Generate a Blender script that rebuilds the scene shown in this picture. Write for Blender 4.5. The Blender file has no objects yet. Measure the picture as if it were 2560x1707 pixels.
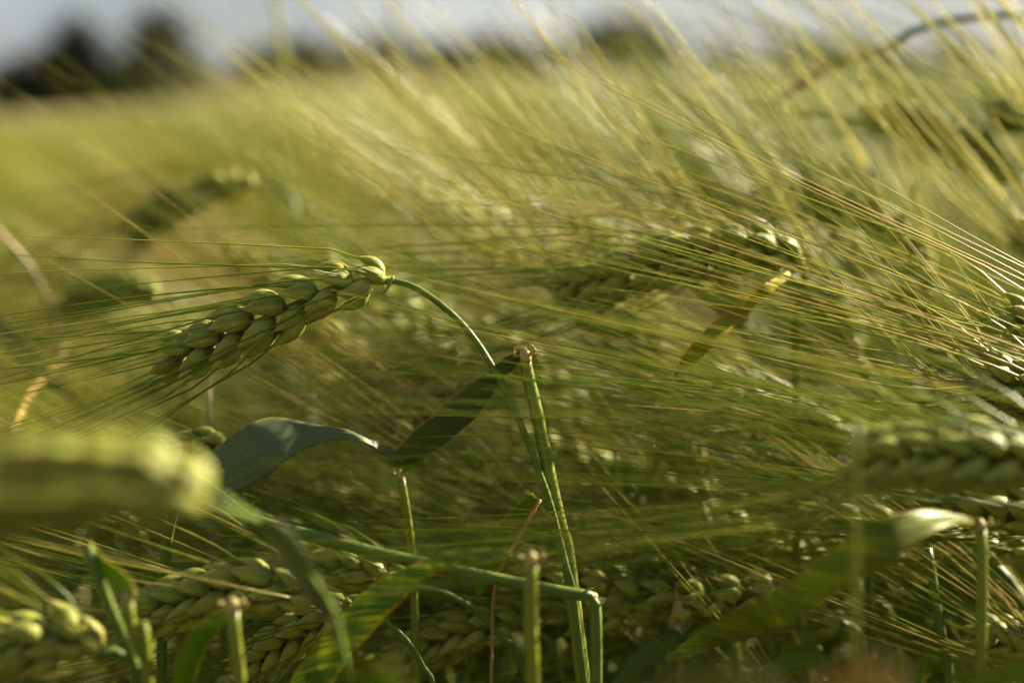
import bpy, math, random
import numpy as np
from mathutils import Vector, Matrix

random.seed(11)
rng = np.random.default_rng(11)
sc = bpy.context.scene
COL = sc.collection

# ------------------------------------------------------------------ camera
H = 0.80                       # lens height above the soil
FPX = 4267.0                   # 60 mm lens in pixels of a 2560 px wide frame
PITCH = math.atan((853.5 - 190.0) / FPX)
FOCUS = 0.43
CAM = np.array([0.0, 0.0, H])
FWD = np.array([0.0, math.cos(PITCH), -math.sin(PITCH)])
UPV = np.array([0.0, math.sin(PITCH), math.cos(PITCH)])
RGT = np.array([1.0, 0.0, 0.0])
cam_d = bpy.data.cameras.new('camera')
cam = bpy.data.objects.new('camera', cam_d)
COL.objects.link(cam)
cam.location = CAM
cam.rotation_euler = (math.radians(90) - PITCH, 0, 0)
cam_d.lens = 60
cam_d.sensor_width = 36
cam_d.clip_start = 0.02
cam_d.clip_end = 4000
cam_d.dof.use_dof = True
cam_d.dof.focus_distance = FOCUS
cam_d.dof.aperture_fstop = 5.8
cam_d.dof.aperture_blades = 0
sc.camera = cam

# ------------------------------------------------------------------ light
SUN_AZ, SUN_EL = math.radians(55), math.radians(27)     # to the right of the view, a little behind the crop
sun_dir = Vector((math.sin(SUN_AZ) * math.cos(SUN_EL), math.cos(SUN_AZ) * math.cos(SUN_EL), math.sin(SUN_EL)))
sd = bpy.data.lights.new('sun', 'SUN')
sd.energy = 5.0
sd.color = (1.0, 0.88, 0.66)
sd.angle = math.radians(0.6)
so = bpy.data.objects.new('sun', sd)
so.rotation_euler = sun_dir.to_track_quat('Z', 'Y').to_euler()
so.location = (3, 3, 5)
COL.objects.link(so)

w = bpy.data.worlds.new('World')
sc.world = w
w.use_nodes = True
nt = w.node_tree
nt.nodes.clear()
o = nt.nodes.new('ShaderNodeOutputWorld')
bg = nt.nodes.new('ShaderNodeBackground')
sky = nt.nodes.new('ShaderNodeTexSky')
sky.sky_type = 'NISHITA'
sky.sun_disc = False
sky.sun_elevation = SUN_EL
sky.sun_rotation = SUN_AZ
sky.altitude = 100
sky.air_density = 1.2
sky.dust_density = 1.0
tc = nt.nodes.new('ShaderNodeTexCoord')
mp = nt.nodes.new('ShaderNodeMapping')
mp.inputs['Scale'].default_value = (1, 1, 2.6)
nz = nt.nodes.new('ShaderNodeTexNoise')
nz.inputs['Scale'].default_value = 5.0
nz.inputs['Detail'].default_value = 4
cr = nt.nodes.new('ShaderNodeValToRGB')
cr.color_ramp.elements[0].position = 0.34
cr.color_ramp.elements[0].color = (0.78, 1.0, 1.30, 1)
cr.color_ramp.elements[1].position = 0.66
cr.color_ramp.elements[1].color = (1.50, 1.66, 1.85, 1)
mx = nt.nodes.new('ShaderNodeMix')
mx.data_type = 'RGBA'
mx.inputs[0].default_value = 0.88          # thin cloud sheet over the clear sky
nt.links.new(tc.outputs['Generated'], mp.inputs[0])
nt.links.new(mp.outputs[0], nz.inputs[0])
nt.links.new(nz.outputs[0], cr.inputs[0])
nt.links.new(sky.outputs[0], mx.inputs[6])
nt.links.new(cr.outputs[0], mx.inputs[7])
nt.links.new(mx.outputs[2], bg.inputs[0])
bg.inputs[1].default_value = 0.05
nt.links.new(bg.outputs[0], o.inputs[0])

vs = sc.view_settings
vs.view_transform = 'Standard'
vs.look = 'None'
vs.exposure = 2.7
vs.gamma = 1.0
sc.cycles.max_bounces = 5
sc.cycles.transmission_bounces = 4
sc.cycles.debug_use_spatial_splits = True
sc.cycles.adaptive_threshold = 0.02
sc.cycles.use_light_tree = False
sc.cycles.use_denoising = True

# ------------------------------------------------------------------ helpers
def P(px, py, d):
    """point of the field seen at a photo pixel, d metres in front of the lens"""
    return CAM + d * (FWD + (px - 1280.0) / FPX * RGT - (py - 853.5) / FPX * UPV)

def ground_z(x, y):
    t = np.logaddexp(0.0, -np.asarray(x, float) * 2.0) / 2.0 - 0.3466   # land falls away to the left
    return -0.065 * t

def smooth_path(pts, n):
    """Catmull-Rom through pts (m,k) -> n rows, even in arc length of xyz"""
    p = np.asarray(pts, float)
    if len(p) == 2:
        t = np.linspace(0, 1, n)[:, None]
        return p[0] * (1 - t) + p[1] * t
    q = np.vstack([2 * p[0] - p[1], p, 2 * p[-1] - p[-2]])
    out = []
    m = 12
    for i in range(1, len(q) - 2):
        for k in range(m):
            t = k / m
            a, b, c, e = q[i - 1], q[i], q[i + 1], q[i + 2]
            out.append(0.5 * (2 * b + (c - a) * t + (2 * a - 5 * b + 4 * c - e) * t * t + (3 * b - a - 3 * c + e) * t ** 3))
    out.append(p[-1])
    out = np.array(out)
    s = np.concatenate([[0], np.cumsum(np.linalg.norm(np.diff(out[:, :3], axis=0), axis=1))])
    u = np.linspace(0, s[-1], n)
    return np.column_stack([np.interp(u, s, out[:, k]) for k in range(out.shape[1])])

def unit(v):
    v = np.asarray(v, float)
    return v / (np.linalg.norm(v) + 1e-12)

class MB:
    """collects vertices, faces and a uv per vertex"""
    def __init__(self):
        self.v, self.f, self.uv, self.m, self.n = [], [], [], [], 0
    def add(self, v, f, uv, mat=0):
        self.v.append(np.asarray(v, float)); self.uv.append(np.asarray(uv, float))
        self.f.extend([tuple(int(i) + self.n for i in q) for q in f])
        self.m.extend([mat] * len(f))
        self.n += len(v)
    def tube(self, path, rad, sides=6, cap=True, mat=0, squash=1.0):
        path = np.asarray(path, float); n = len(path)
        rad = np.broadcast_to(np.asarray(rad, float), (n,))
        T = np.gradient(path, axis=0); T /= np.linalg.norm(T, axis=1)[:, None] + 1e-12
        a = np.array([0.0, 1.0, 0.0]) if abs(T[0][1]) < 0.9 else np.array([1.0, 0, 0])
        N = unit(a - T[0] * a.dot(T[0]))
        ph = np.arange(sides) * 2 * math.pi / sides
        c, s = np.cos(ph), np.sin(ph)
        vs, uv = [], []
        for i in range(n):
            N = unit(N - T[i] * N.dot(T[i])); B = np.cross(T[i], N)
            vs.append(path[i] + rad[i] * (c[:, None] * N * squash + s[:, None] * B))
            uv.append(np.column_stack([np.arange(sides) / sides, np.full(sides, i / (n - 1))]))
        f = []
        for i in range(n - 1):
            for k in range(sides):
                k2 = (k + 1) % sides
                f.append((i * sides + k, i * sides + k2, (i + 1) * sides + k2, (i + 1) * sides + k))
        if cap:
            f.append(tuple(range(sides))[::-1]); f.append(tuple((n - 1) * sides + k for k in range(sides)))
        self.add(np.vstack(vs), f, np.vstack(uv), mat)
    def ribbon(self, L, R, thick=0.00025, fold=0.15, nu=6, mat=0, wave=0.0, seed=0):
        """leaf blade between two edge lines (n,3); a closed sheet with a midrib fold"""
        L, R = np.asarray(L, float), np.asarray(R, float); n = len(L)
        C = (L + R) / 2; T = np.gradient(C, axis=0)
        W = R - L
        Nn = np.cross(T, W); Nn /= np.linalg.norm(Nn, axis=1)[:, None] + 1e-12
        ww = np.linalg.norm(W, axis=1)[:, None]
        us = np.linspace(0, 1, nu + 1)
        rr = np.random.default_rng(seed)
        ph = rr.uniform(0, 6.28, 3)
        top, uv = [], []
        vv = np.linspace(0, 1, n)
        for u in us:
            wv = wave * (abs(u - 0.5) * 2) ** 2 * (np.sin(vv * 17 + ph[0] + u * 2) + 0.6 * np.sin(vv * 31 + ph[1] - u * 3))
            top.append(L + W * u + Nn * (fold * ww * (0.5 - abs(u - 0.5)) * 1.0 + wv[:, None]))
            uv.append(np.column_stack([np.full(n, u), vv]))
        off = Nn * thick
        A = np.vstack(top); Bm = A - np.vstack([off] * (nu + 1))
        f = []
        for j in range(nu):
            for i in range(n - 1):
                a, b, c, d = j * n + i, j * n + i + 1, (j + 1) * n + i + 1, (j + 1) * n + i
                f.append((a, b, c, d))
                m = len(A); f.append((m + d, m + c, m + b, m + a))
        m = len(A)
        for i in range(n - 1):
            f.append((i + 1, i, m + i, m + i + 1))
            e = nu * n
            f.append((e + i, e + i + 1, m + e + i + 1, m + e + i))
        self.add(np.vstack([A, Bm]), f, np.vstack(uv + uv), mat)
    def mesh(self, name, mats, offset=(0, 0, 0), smooth=True):
        me = bpy.data.meshes.new(name)
        v = np.vstack(self.v) - np.asarray(offset, float)
        me.from_pydata(v.tolist(), [], self.f)
        uv = np.vstack(self.uv)
        lay = me.uv_layers.new(name='UVMap')
        li = np.empty(len(me.loops), dtype=np.int32); me.loops.foreach_get('vertex_index', li)
        lay.data.foreach_set('uv', uv[li].astype(np.float32).ravel())
        for m in (mats if isinstance(mats, (list, tuple)) else [mats]):
            me.materials.append(m)
        if len(me.materials) > 1:
            me.polygons.foreach_set('material_index', np.array(self.m, dtype=np.int32))
        if smooth:
            me.polygons.foreach_set('use_smooth', np.ones(len(me.polygons), dtype=bool))
        me.update()
        return me

def link(name, data, parent=None, loc=(0, 0, 0)):
    ob = bpy.data.objects.new(name, data)
    ob.location = loc
    if parent is not None:
        ob.parent = parent
    COL.objects.link(ob)
    return ob

def thing(name, label, cat, loc, group=None):
    e = bpy.data.objects.new(name, None)
    e.empty_display_size = 0.02
    e.location = loc
    e['label'] = label; e['category'] = cat
    if group: e['group'] = group
    COL.objects.link(e)
    return e

# ------------------------------------------------------------------ materials
def new_mat(name):
    m = bpy.data.materials.new(name); m.use_nodes = True
    t = m.node_tree; t.nodes.clear()
    return m, t

def ramp(t, stops, interp='LINEAR'):
    r = t.nodes.new('ShaderNodeValToRGB'); r.color_ramp.interpolation = interp
    e = r.color_ramp.elements
    while len(e) < len(stops): e.new(0.5)
    for k, (p, c) in enumerate(stops):
        e[k].position = p; e[k].color = (*c, 1)
    return r

def mixc(t, a, b, fac, mode='MIX'):
    m = t.nodes.new('ShaderNodeMix'); m.data_type = 'RGBA'; m.blend_type = mode
    for sock, val in ((m.inputs[0], fac), (m.inputs[6], a), (m.inputs[7], b)):
        if hasattr(val, 'is_linked') or hasattr(val, 'links'): t.links.new(val, sock)
        elif isinstance(val, (int, float)): sock.default_value = val
        else: sock.default_value = (*val, 1)
    return m.outputs[2]

def math_n(t, op, a, b=None, clamp=False):
    m = t.nodes.new('ShaderNodeMath'); m.operation = op; m.use_clamp = clamp
    for sock, val in ((m.inputs[0], a), (m.inputs[1], b)):
        if val is None: continue
        if isinstance(val, (int, float)): sock.default_value = val
        else: t.links.new(val, sock)
    return m.outputs[0]

def finish(m, t, col, rough, trans, tcol=None, spec=0.5, bump=None, bstr=0.2):
    out = t.nodes.new('ShaderNodeOutputMaterial')
    pr = t.nodes.new('ShaderNodeBsdfPrincipled')
    t.links.new(col, pr.inputs['Base Color'])
    pr.inputs['Roughness'].default_value = rough
    pr.inputs['Specular IOR Level'].default_value = spec
    if bump is not None:
        b = t.nodes.new('ShaderNodeBump'); b.inputs['Strength'].default_value = bstr
        b.inputs['Distance'].default_value = 0.0004
        t.links.new(bump, b.inputs['Height']); t.links.new(b.outputs[0], pr.inputs['Normal'])
    if trans > 0:
        tr = t.nodes.new('ShaderNodeBsdfTranslucent')
        t.links.new(tcol if tcol is not None else col, tr.inputs['Color'])
        ms = t.nodes.new('ShaderNodeMixShader'); ms.inputs[0].default_value = trans
        t.links.new(pr.outputs[0], ms.inputs[1]); t.links.new(tr.outputs[0], ms.inputs[2])
        t.links.new(ms.outputs[0], out.inputs[0])
    else:
        t.links.new(pr.outputs[0], out.inputs[0])
    return m

def uvxy(t):
    u = t.nodes.new('ShaderNodeUVMap'); u.uv_map = 'UVMap'
    s = t.nodes.new('ShaderNodeSeparateXYZ'); t.links.new(u.outputs[0], s.inputs[0])
    return u.outputs[0], s.outputs[0], s.outputs[1]

def noise(t, vec, scale, detail=3, vscale=None):
    if vscale is not None:
        mp = t.nodes.new('ShaderNodeMapping'); mp.inputs['Scale'].default_value = vscale
        t.links.new(vec, mp.inputs[0]); vec = mp.outputs[0]
    n = t.nodes.new('ShaderNodeTexNoise'); n.inputs['Scale'].default_value = scale; n.inputs['Detail'].default_value = detail
    t.links.new(vec, n.inputs[0])
    return n.outputs[0]

def objrand(t):
    return t.nodes.new('ShaderNodeObjectInfo').outputs['Random']

def geo_pos(t):
    return t.nodes.new('ShaderNodeNewGeometry').outputs['Position']

def kernel_material(name, a, b, tip):
    m, t = new_mat(name)
    uv, u, v = uvxy(t)
    n = noise(t, geo_pos(t), 260, 3)
    base = mixc(t, a, b, math_n(t, 'MULTIPLY', n, 1.0))
    r = objrand(t)
    base = mixc(t, base, (a[0] * 1.25, a[1] * 1.1, a[2] * 1.2), math_n(t, 'MULTIPLY', r, 0.5))
    er = ramp(t, [(0.0, (0.9,) * 3), (0.16, (0.0,) * 3), (0.74, (0.0,) * 3), (1.0, (1.0,) * 3)])
    t.links.new(v, er.inputs[0])
    col = mixc(t, base, tip, math_n(t, 'MULTIPLY', er.outputs[0], 0.5))
    st = noise(t, uv, 1.0, 2, (26, 1.6, 1))
    col = mixc(t, col, (0.46, 0.41, 0.14), math_n(t, 'MULTIPLY', math_n(t, 'SUBTRACT', st, 0.50, True), 3.0, True))
    dn = noise(t, geo_pos(t), 120, 2)
    col = mixc(t, col, (0.30, 0.20, 0.05), math_n(t, 'MULTIPLY', math_n(t, 'SUBTRACT', dn, 0.56, True), 3.0, True))
    return finish(m, t, col, 0.48, 0.14, None, 0.14, st, 0.6)

K_MAT = kernel_material('kernel_green', (0.225, 0.25, 0.032), (0.13, 0.17, 0.018), (0.46, 0.40, 0.12))

def simple_plant(name, a, b, rough, trans, vs, stripe=0.0, spec=0.2, pos_scale=40):
    m, t = new_mat(name)
    uv, u, v = uvxy(t)
    n = noise(t, geo_pos(t), pos_scale, 3)
    col = mixc(t, a, b, n)
    st = noise(t, uv, 1.0, 2, vs)
    if stripe:
        col = mixc(t, col, tuple(min(1, x * 1.9) for x in a), math_n(t, 'MULTIPLY', math_n(t, 'SUBTRACT', st, 0.5, True), stripe, True))
    return finish(m, t, col, rough, trans, None, spec, st, 0.25)

AWN_MAT = simple_plant('awn_green_gold', (0.42, 0.39, 0.08), (0.16, 0.215, 0.014), 0.34, 0.42, (1, 6, 1), 0, 0.16, 30)
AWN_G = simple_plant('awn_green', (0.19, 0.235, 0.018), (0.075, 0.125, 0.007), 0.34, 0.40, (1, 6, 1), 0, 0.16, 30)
AWN_R = simple_plant('awn_straw', (0.45, 0.33, 0.12), (0.33, 0.31, 0.08), 0.34, 0.5, (1, 6, 1), 0, 0.16, 30)
AWN_P = simple_plant('awn_pale', (0.62, 0.55, 0.20), (0.46, 0.44, 0.12), 0.30, 0.45, (1, 6, 1), 0, 0.7, 30)
STEM_MAT = simple_plant('stem_green', (0.10, 0.14, 0.022), (0.065, 0.10, 0.014), 0.42, 0.10, (9, 3, 1), 1.5)
STEM_Y = simple_plant('stem_yellow_green', (0.19, 0.205, 0.022), (0.125, 0.16, 0.014), 0.42, 0.22, (10, 3, 1), 1.6)
COLLAR = simple_plant('collar_straw', (0.42, 0.29, 0.12), (0.28, 0.24, 0.06), 0.5, 0.2, (5, 5, 1), 1.0)
DRY_O = simple_plant('dry_orange', (0.34, 0.20, 0.05), (0.24, 0.17, 0.04), 0.6, 0.3, (10, 3, 1), 1.0)
DRY = simple_plant('dry_straw', (0.42, 0.34, 0.20), (0.30, 0.24, 0.12), 0.6, 0.25, (14, 2, 1), 1.2)

def leaf_material(name, a, b, edge, edge_w, band, trans=0.32, rough=0.42, yellow=(0.26, 0.27, 0.015), spec=0.14):
    m, t = new_mat(name)
    uv, u, v = uvxy(t)
    n = noise(t, geo_pos(t), 55, 4)
    col = mixc(t, a, b, n)
    vein = noise(t, uv, 1.0, 3, (26, 0.9, 1))
    col = mixc(t, col, tuple(x * 1.7 for x in a), math_n(t, 'MULTIPLY', math_n(t, 'SUBTRACT', vein, 0.48, True), 3.6, True))
    if band > 0:                      # yellow bands that run slantwise across the blade
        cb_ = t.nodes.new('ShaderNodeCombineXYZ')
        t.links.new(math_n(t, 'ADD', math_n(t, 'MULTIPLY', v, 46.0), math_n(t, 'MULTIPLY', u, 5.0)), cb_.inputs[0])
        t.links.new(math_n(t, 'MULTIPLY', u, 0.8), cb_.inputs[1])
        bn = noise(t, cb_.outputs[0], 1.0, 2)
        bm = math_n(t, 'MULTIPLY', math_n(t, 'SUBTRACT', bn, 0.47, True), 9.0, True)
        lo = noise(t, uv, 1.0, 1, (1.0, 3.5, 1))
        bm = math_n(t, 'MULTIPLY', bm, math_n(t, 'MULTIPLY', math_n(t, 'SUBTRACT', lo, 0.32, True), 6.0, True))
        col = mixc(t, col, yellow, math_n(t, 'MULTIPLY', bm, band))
    if edge_w > 0:
        d = math_n(t, 'MULTIPLY', math_n(t, 'ABSOLUTE', math_n(t, 'SUBTRACT', u, 0.5)), 2.0)
        en = noise(t, uv, 1.0, 3, (3, 26, 1))
        e = math_n(t, 'SUBTRACT', math_n(t, 'ADD', d, math_n(t, 'MULTIPLY', en, 0.5)), 1.25 - edge_w)
        e = math_n(t, 'MULTIPLY', e, 5.0, True)
        col = mixc(t, col, edge, e)
    tint = mixc(t, col, (0.9, 1.0, 0.35), 1.0, 'MULTIPLY')
    return finish(m, t, col, rough, trans, tint, spec, vein, 0.3)

LEAF = leaf_material('leaf_green', (0.06, 0.09, 0.012), (0.09, 0.12, 0.016), (0.35, 0.2, 0.05), 0.0, 0)
LEAF_DK = leaf_material('leaf_dark_bluish', (0.055, 0.08, 0.026), (0.085, 0.11, 0.04), (0.36, 0.22, 0.05), 0.06, 0, 0.14, 0.40, spec=0.32)
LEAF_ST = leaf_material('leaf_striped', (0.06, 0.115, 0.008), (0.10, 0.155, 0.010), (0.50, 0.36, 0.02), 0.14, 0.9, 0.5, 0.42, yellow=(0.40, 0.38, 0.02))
LEAF_OR = leaf_material('leaf_orange_edged', (0.22, 0.25, 0.010), (0.32, 0.28, 0.012), (0.55, 0.28, 0.03), 0.32, 0.5, 0.45)
LEAF_OL = leaf_material('leaf_olive', (0.085, 0.115, 0.010), (0.12, 0.14, 0.014), (0.45, 0.26, 0.02), 0.10, 0.6, 0.35)
LEAF_YG = leaf_material('leaf_yellow_green', (0.12, 0.175, 0.012), (0.09, 0.15, 0.010), (0.5, 0.33, 0.03), 0.12, 0, 0.40)
LEAF_GR = leaf_material('leaf_grey_green', (0.17, 0.18, 0.07), (0.13, 0.15, 0.05), (0.4, 0.3, 0.1), 0.0, 0, 0.3, 0.32)

# ------------------------------------------------------------------ barley building blocks
def kernel_mesh(name, L=0.0098, W=0.0021, seed=0, rings=12, sides=15):
    r = np.random.default_rng(seed)
    mb = MB(); vs, uv = [], []
    for i in range(rings):
        t = i / (rings - 1)
        if t < 0.38: prof = max(0.34, math.sqrt(max(0.0, 1 - ((0.38 - t) / 0.40) ** 2)))
        else: prof = max(0.09, (1 - ((t - 0.38) / 0.62) ** 1.9) ** 0.95)
        for k in range(sides):
            ph = 2 * math.pi * k / sides
            ridge = 1 + 0.045 * math.cos(5 * ph) * math.sin(math.pi * t)
            x = math.cos(ph) * W * 0.88 * prof * ridge
            if x < 0: x *= 0.62
            y = math.sin(ph) * W * prof * ridge
            x += 0.0007 * math.sin(math.pi * t)
            vs.append((x, y, L * t)); uv.append((k / sides, t))
    f = []
    for i in range(rings - 1):
        for k in range(sides):
            k2 = (k + 1) % sides
            f.append((i * sides + k, i * sides + k2, (i + 1) * sides + k2, (i + 1) * sides + k))
    f.append(tuple(range(sides))[::-1]); f.append(tuple((rings - 1) * sides + k for k in range(sides)))
    mb.add(vs, f, uv)
    return mb

KV = [kernel_mesh('k', 0.0102 * a, 0.00262 * b, i) for i, (a, b) in enumerate([(1, 1), (1.06, 0.95), (0.95, 1.05), (1.02, 1.08)])]
KM = [k.mesh('kernel', K_MAT) for k in KV]

KLOW = kernel_mesh('kl', 0.0096, 0.0028, 9, 6, 7)

def frame_mat(pos, zdir, xhint, s=1.0):
    z = unit(zdir); x = unit(np.asarray(xhint) - z * np.dot(xhint, z)); y = np.cross(z, x)
    M = np.eye(4); M[:3, 0], M[:3, 1], M[:3, 2], M[:3, 3] = x * s, y * s, z * s, pos
    return M

def ear_layout(axis_pts, nodes=18, roll=0.0, view=None, fat=1.0, seed=0, two_row=False):
    """kernel frames along an ear axis; view = direction that the ear's face looks to"""
    r = np.random.default_rng(seed)
    ax = smooth_path(axis_pts, 60)
    T = np.gradient(ax, axis=0); T /= np.linalg.norm(T, axis=1)[:, None]
    view = np.asarray(view if view is not None else [0, -1, 0.2], float)
    out = []
    for k in range(nodes):
        t = 0.0 + 0.97 * k / (nodes - 1)
        i = int(t * 59)
        p, tg = ax[i], T[i]
        F = unit(view - tg * view.dot(tg)); S = np.cross(tg, F)
        side = 1 if k % 2 == 0 else -1
        size = fat * (0.64 + 0.38 * math.sin(math.pi * (0.14 + 0.74 * t)))
        for j, az in enumerate(((0,) if two_row else (0, -58, 58))):
            a = math.radians(az + r.normal(0, 4)) + roll + (0 if side > 0 else math.pi)
            R = math.cos(a) * S + math.sin(a) * F
            sz = size * (1.0 if j == 0 else 0.93) * r.uniform(0.93, 1.06)
            al = math.radians(r.normal(28 if j == 0 else 31, 3.5))
            kd = unit(tg * math.cos(al) + R * math.sin(al))
            pos = p + R * 0.0017 * sz
            out.append((pos, kd, R, sz, t, tg))
    return ax, out

def awn_path(tip, kd, R, axis_dir, L, spread, r, bend=None, n=13, fan=0.35):
    fin = unit(axis_dir + R * spread + r.normal(0, 0.045, 3) + (bend if bend is not None else 0))
    pts = [tip]; p = np.array(tip, float); ds = L / (n - 1)
    curve = r.normal(0, 0.05, 3)
    for i in range(1, n):
        s = i / (n - 1)
        a = min(1, s / fan); a = a * a * (3 - 2 * a)
        d = unit(kd * (1 - a) + fin * a + curve * s * 1.2)
        p = p + d * ds; pts.append(p.copy())
    return np.array(pts)

def awn_rad(n=13, r0=0.00024, r1=0.00006):
    return r0 + (r1 - r0) * np.linspace(0, 1, n) ** 0.9

def build_ear(parent, base, axis_pts, nodes=16, roll=0.5, view=None, fat=1.0, seed=0, awn_len=0.125, spread=0.16,
              bend=None, split=True, awn_mats=None, awn_r=0.00023, axis_dir=None, glumes=False, drop_awn=0.0, fan=0.3):
    """rachis mesh named ear; every kernel and awn a child of it (or one mesh each when split is off)"""
    r = np.random.default_rng(seed + 100)
    awn_mats = awn_mats or [AWN_MAT, AWN_G, AWN_G, AWN_R]
    ax, ks = ear_layout(axis_pts, nodes, roll, view, fat, seed)
    mb = MB(); mb.tube(ax, np.linspace(0.0011, 0.0006, len(ax)), 6)
    ear = link('ear', mb.mesh('ear', STEM_Y, base), parent)
    kmb, amb, gmb = MB(), MB(), MB()
    adir = unit(ax[-1] - ax[-20]) if axis_dir is None else unit(axis_dir)
    for i, (pos, kd, R, sz, t, tg) in enumerate(ks):
        M = frame_mat(pos - base, kd, R, sz)
        if split:
            k = link('kernel', KM[int(r.integers(len(KM)))], ear)
            k.matrix_local = Matrix(M.tolist())
        else:
            v = np.vstack(KLOW.v); vv = (M[:3, :3] @ v.T).T + M[:3, 3]
            kmb.add(vv, KLOW.f, np.vstack(KLOW.uv))
        tip = pos + kd * 0.0099 * sz
        if r.random() < drop_awn: continue
        L = awn_len * r.uniform(0.72, 1.1) * (0.8 + 0.25 * math.sin(math.pi * (0.15 + 0.7 * t)))
        d0 = unit(0.45 * tg + 0.55 * adir)
        path = awn_path(tip - kd * 0.0006, kd, R, d0, L, spread * r.uniform(0.5, 1.5), r, bend, fan=fan)
        mat = awn_mats[int(r.integers(len(awn_mats)))]
        if split:
            a = MB(); a.tube(path - base, awn_rad(r0=awn_r), 4, False)
            link('awn', a.mesh('awn', mat), ear)
        else:
            amb.tube(path - base, awn_rad(r0=awn_r), 3, False, mat=awn_mats.index(mat))
        if glumes:
            for q in range(2):
                g0 = pos + R * 0.0012 * sz + r.normal(0, 0.0007, 3)
                gp = awn_path(g0, unit(kd + R * 0.25 + r.normal(0, 0.12, 3)), R, kd, 0.0135 * r.uniform(0.7, 1.3), 0.25, r, None, 6)
                gmb.tube(gp - base, awn_rad(6, 0.00016, 0.00003), 3, False)
    if not split:
        ko = link('kernels', kmb.mesh('kernels', K_MAT), ear); ko['kind'] = 'stuff'
        ao = link('awns', amb.mesh('awns', awn_mats), ear); ao['kind'] = 'stuff'
    if glumes:
        go = link('glume_bristles', gmb.mesh('glume_bristles', AWN_MAT), ear); go['kind'] = 'stuff'
    return ear

def to_ground(pts, lean=0.0):
    """carry a stem path on, curving to vertical, down to the soil"""
    p = [np.array(q, float) for q in pts]
    d = unit(p[-1] - p[-2]); q = p[-1]
    for k in range(4):
        d = unit(d * 0.6 + np.array([lean, 0.02, -1.0]) * 0.6); q = q + d * 0.05; p.append(q)
    z = float(ground_z(q[0], q[1]))
    for f in (0.5, 1.0):
        p.append(np.array([q[0] + lean * 0.1 * f, q[1] + 0.01 * f, q[2] + (z - 0.01 - q[2]) * f]))
    return p

def pxpath(rows, d=None):
    return [P(*(r if len(r) == 3 else (r[0], r[1], d))) for r in rows]

def stem_part(parent, base, pts, r0, r1=None, mat=None, sides=8, n=170, name='stem'):
    path = smooth_path(pts, n)
    mb = MB(); mb.tube(path - base, np.linspace(r0, r1 or r0, n), sides)
    return link(name, mb.mesh(name, mat or STEM_MAT), parent)

def leaf_part(parent, base, left, right, mat, fold=0.12, wave=0.0, n=48, name='leaf', seed=0, nu=8, thick=0.00025):
    L = smooth_path(left, n); R = smooth_path(right, n)
    mb = MB(); mb.ribbon(L - base, R - base, thick, fold, nu, 0, wave, seed)
    return link(name, mb.mesh(name, mat), parent)

def collar_part(parent, base, c, axis, rad, mat=None, name='collar'):
    """pale swollen ring with two small ears (auricles) where the blade leaves the sheath"""
    a = unit(axis); mb = MB()
    path = np.array([c - a * rad * 1.2, c - a * rad * 0.5, c, c + a * rad * 0.5, c + a * rad * 1.0])
    mb.tube(path - base, np.array([0.90, 0.98, 0.95, 0.72, 0.35]) * rad, 10)
    b = unit(np.cross(a, [0, 1, 0.1]))
    for s in (-1, 1):
        q = np.array([c + b * s * rad, c + b * s * rad * 1.7 + a * rad * 0.4 - np.array([0, rad * 0.5, 0]), c + b * s * rad * 1.2 + a * rad * 1.6 - np.array([0, rad, 0])])
        mb.tube(smooth_path(q, 6) - base, np.array([.36, .33, .26, .2, .12, .04]) * rad, 6)
    return link(name, mb.mesh(name, mat or COLLAR), parent)

def G(pts):
    q = np.array(pts[-1]); return np.array([q[0], q[1], float(ground_z(q[0], q[1]))])

NEAR = 'barley plants that stand out near the lens'

# ------------------------------------------------------------------ setting: soil, far crop surface
def grid_sheet(name, xs, ys, zf, mat, kind):
    X, Y = np.meshgrid(xs, ys); Z = zf(X, Y)
    v = np.column_stack([X.ravel(), Y.ravel(), Z.ravel()]); nx = len(xs)
    f = [(j * nx + i, j * nx + i + 1, (j + 1) * nx + i + 1, (j + 1) * nx + i) for j in range(len(ys) - 1) for i in range(nx - 1)]
    mb = MB(); mb.add(v, f, v[:, :2] * 0.1)
    ob = link(name, mb.mesh(name, mat)); ob['kind'] = kind
    return ob

m, t = new_mat('soil')
n1 = noise(t, geo_pos(t), 9, 6)
c = ramp(t, [(0.3, (0.045, 0.032, 0.02)), (0.7, (0.12, 0.085, 0.05))]); t.links.new(n1, c.inputs[0])
SOIL = finish(m, t, c.outputs[0], 0.95, 0, None, 0.2, n1, 1.0)
xs = np.concatenate([-np.geomspace(1500, 2, 24), np.linspace(-1.6, 1.6, 17), np.geomspace(2, 1500, 24)])
ys = np.concatenate([[-60, -20, -8, -3], np.linspace(-1.5, 3, 19), np.geomspace(3.4, 2500, 34)])
def land(X, Y):
    return np.maximum(ground_z(X, Y), -1.3)
ground = grid_sheet('ground', xs, ys, land, SOIL, 'structure')

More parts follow.
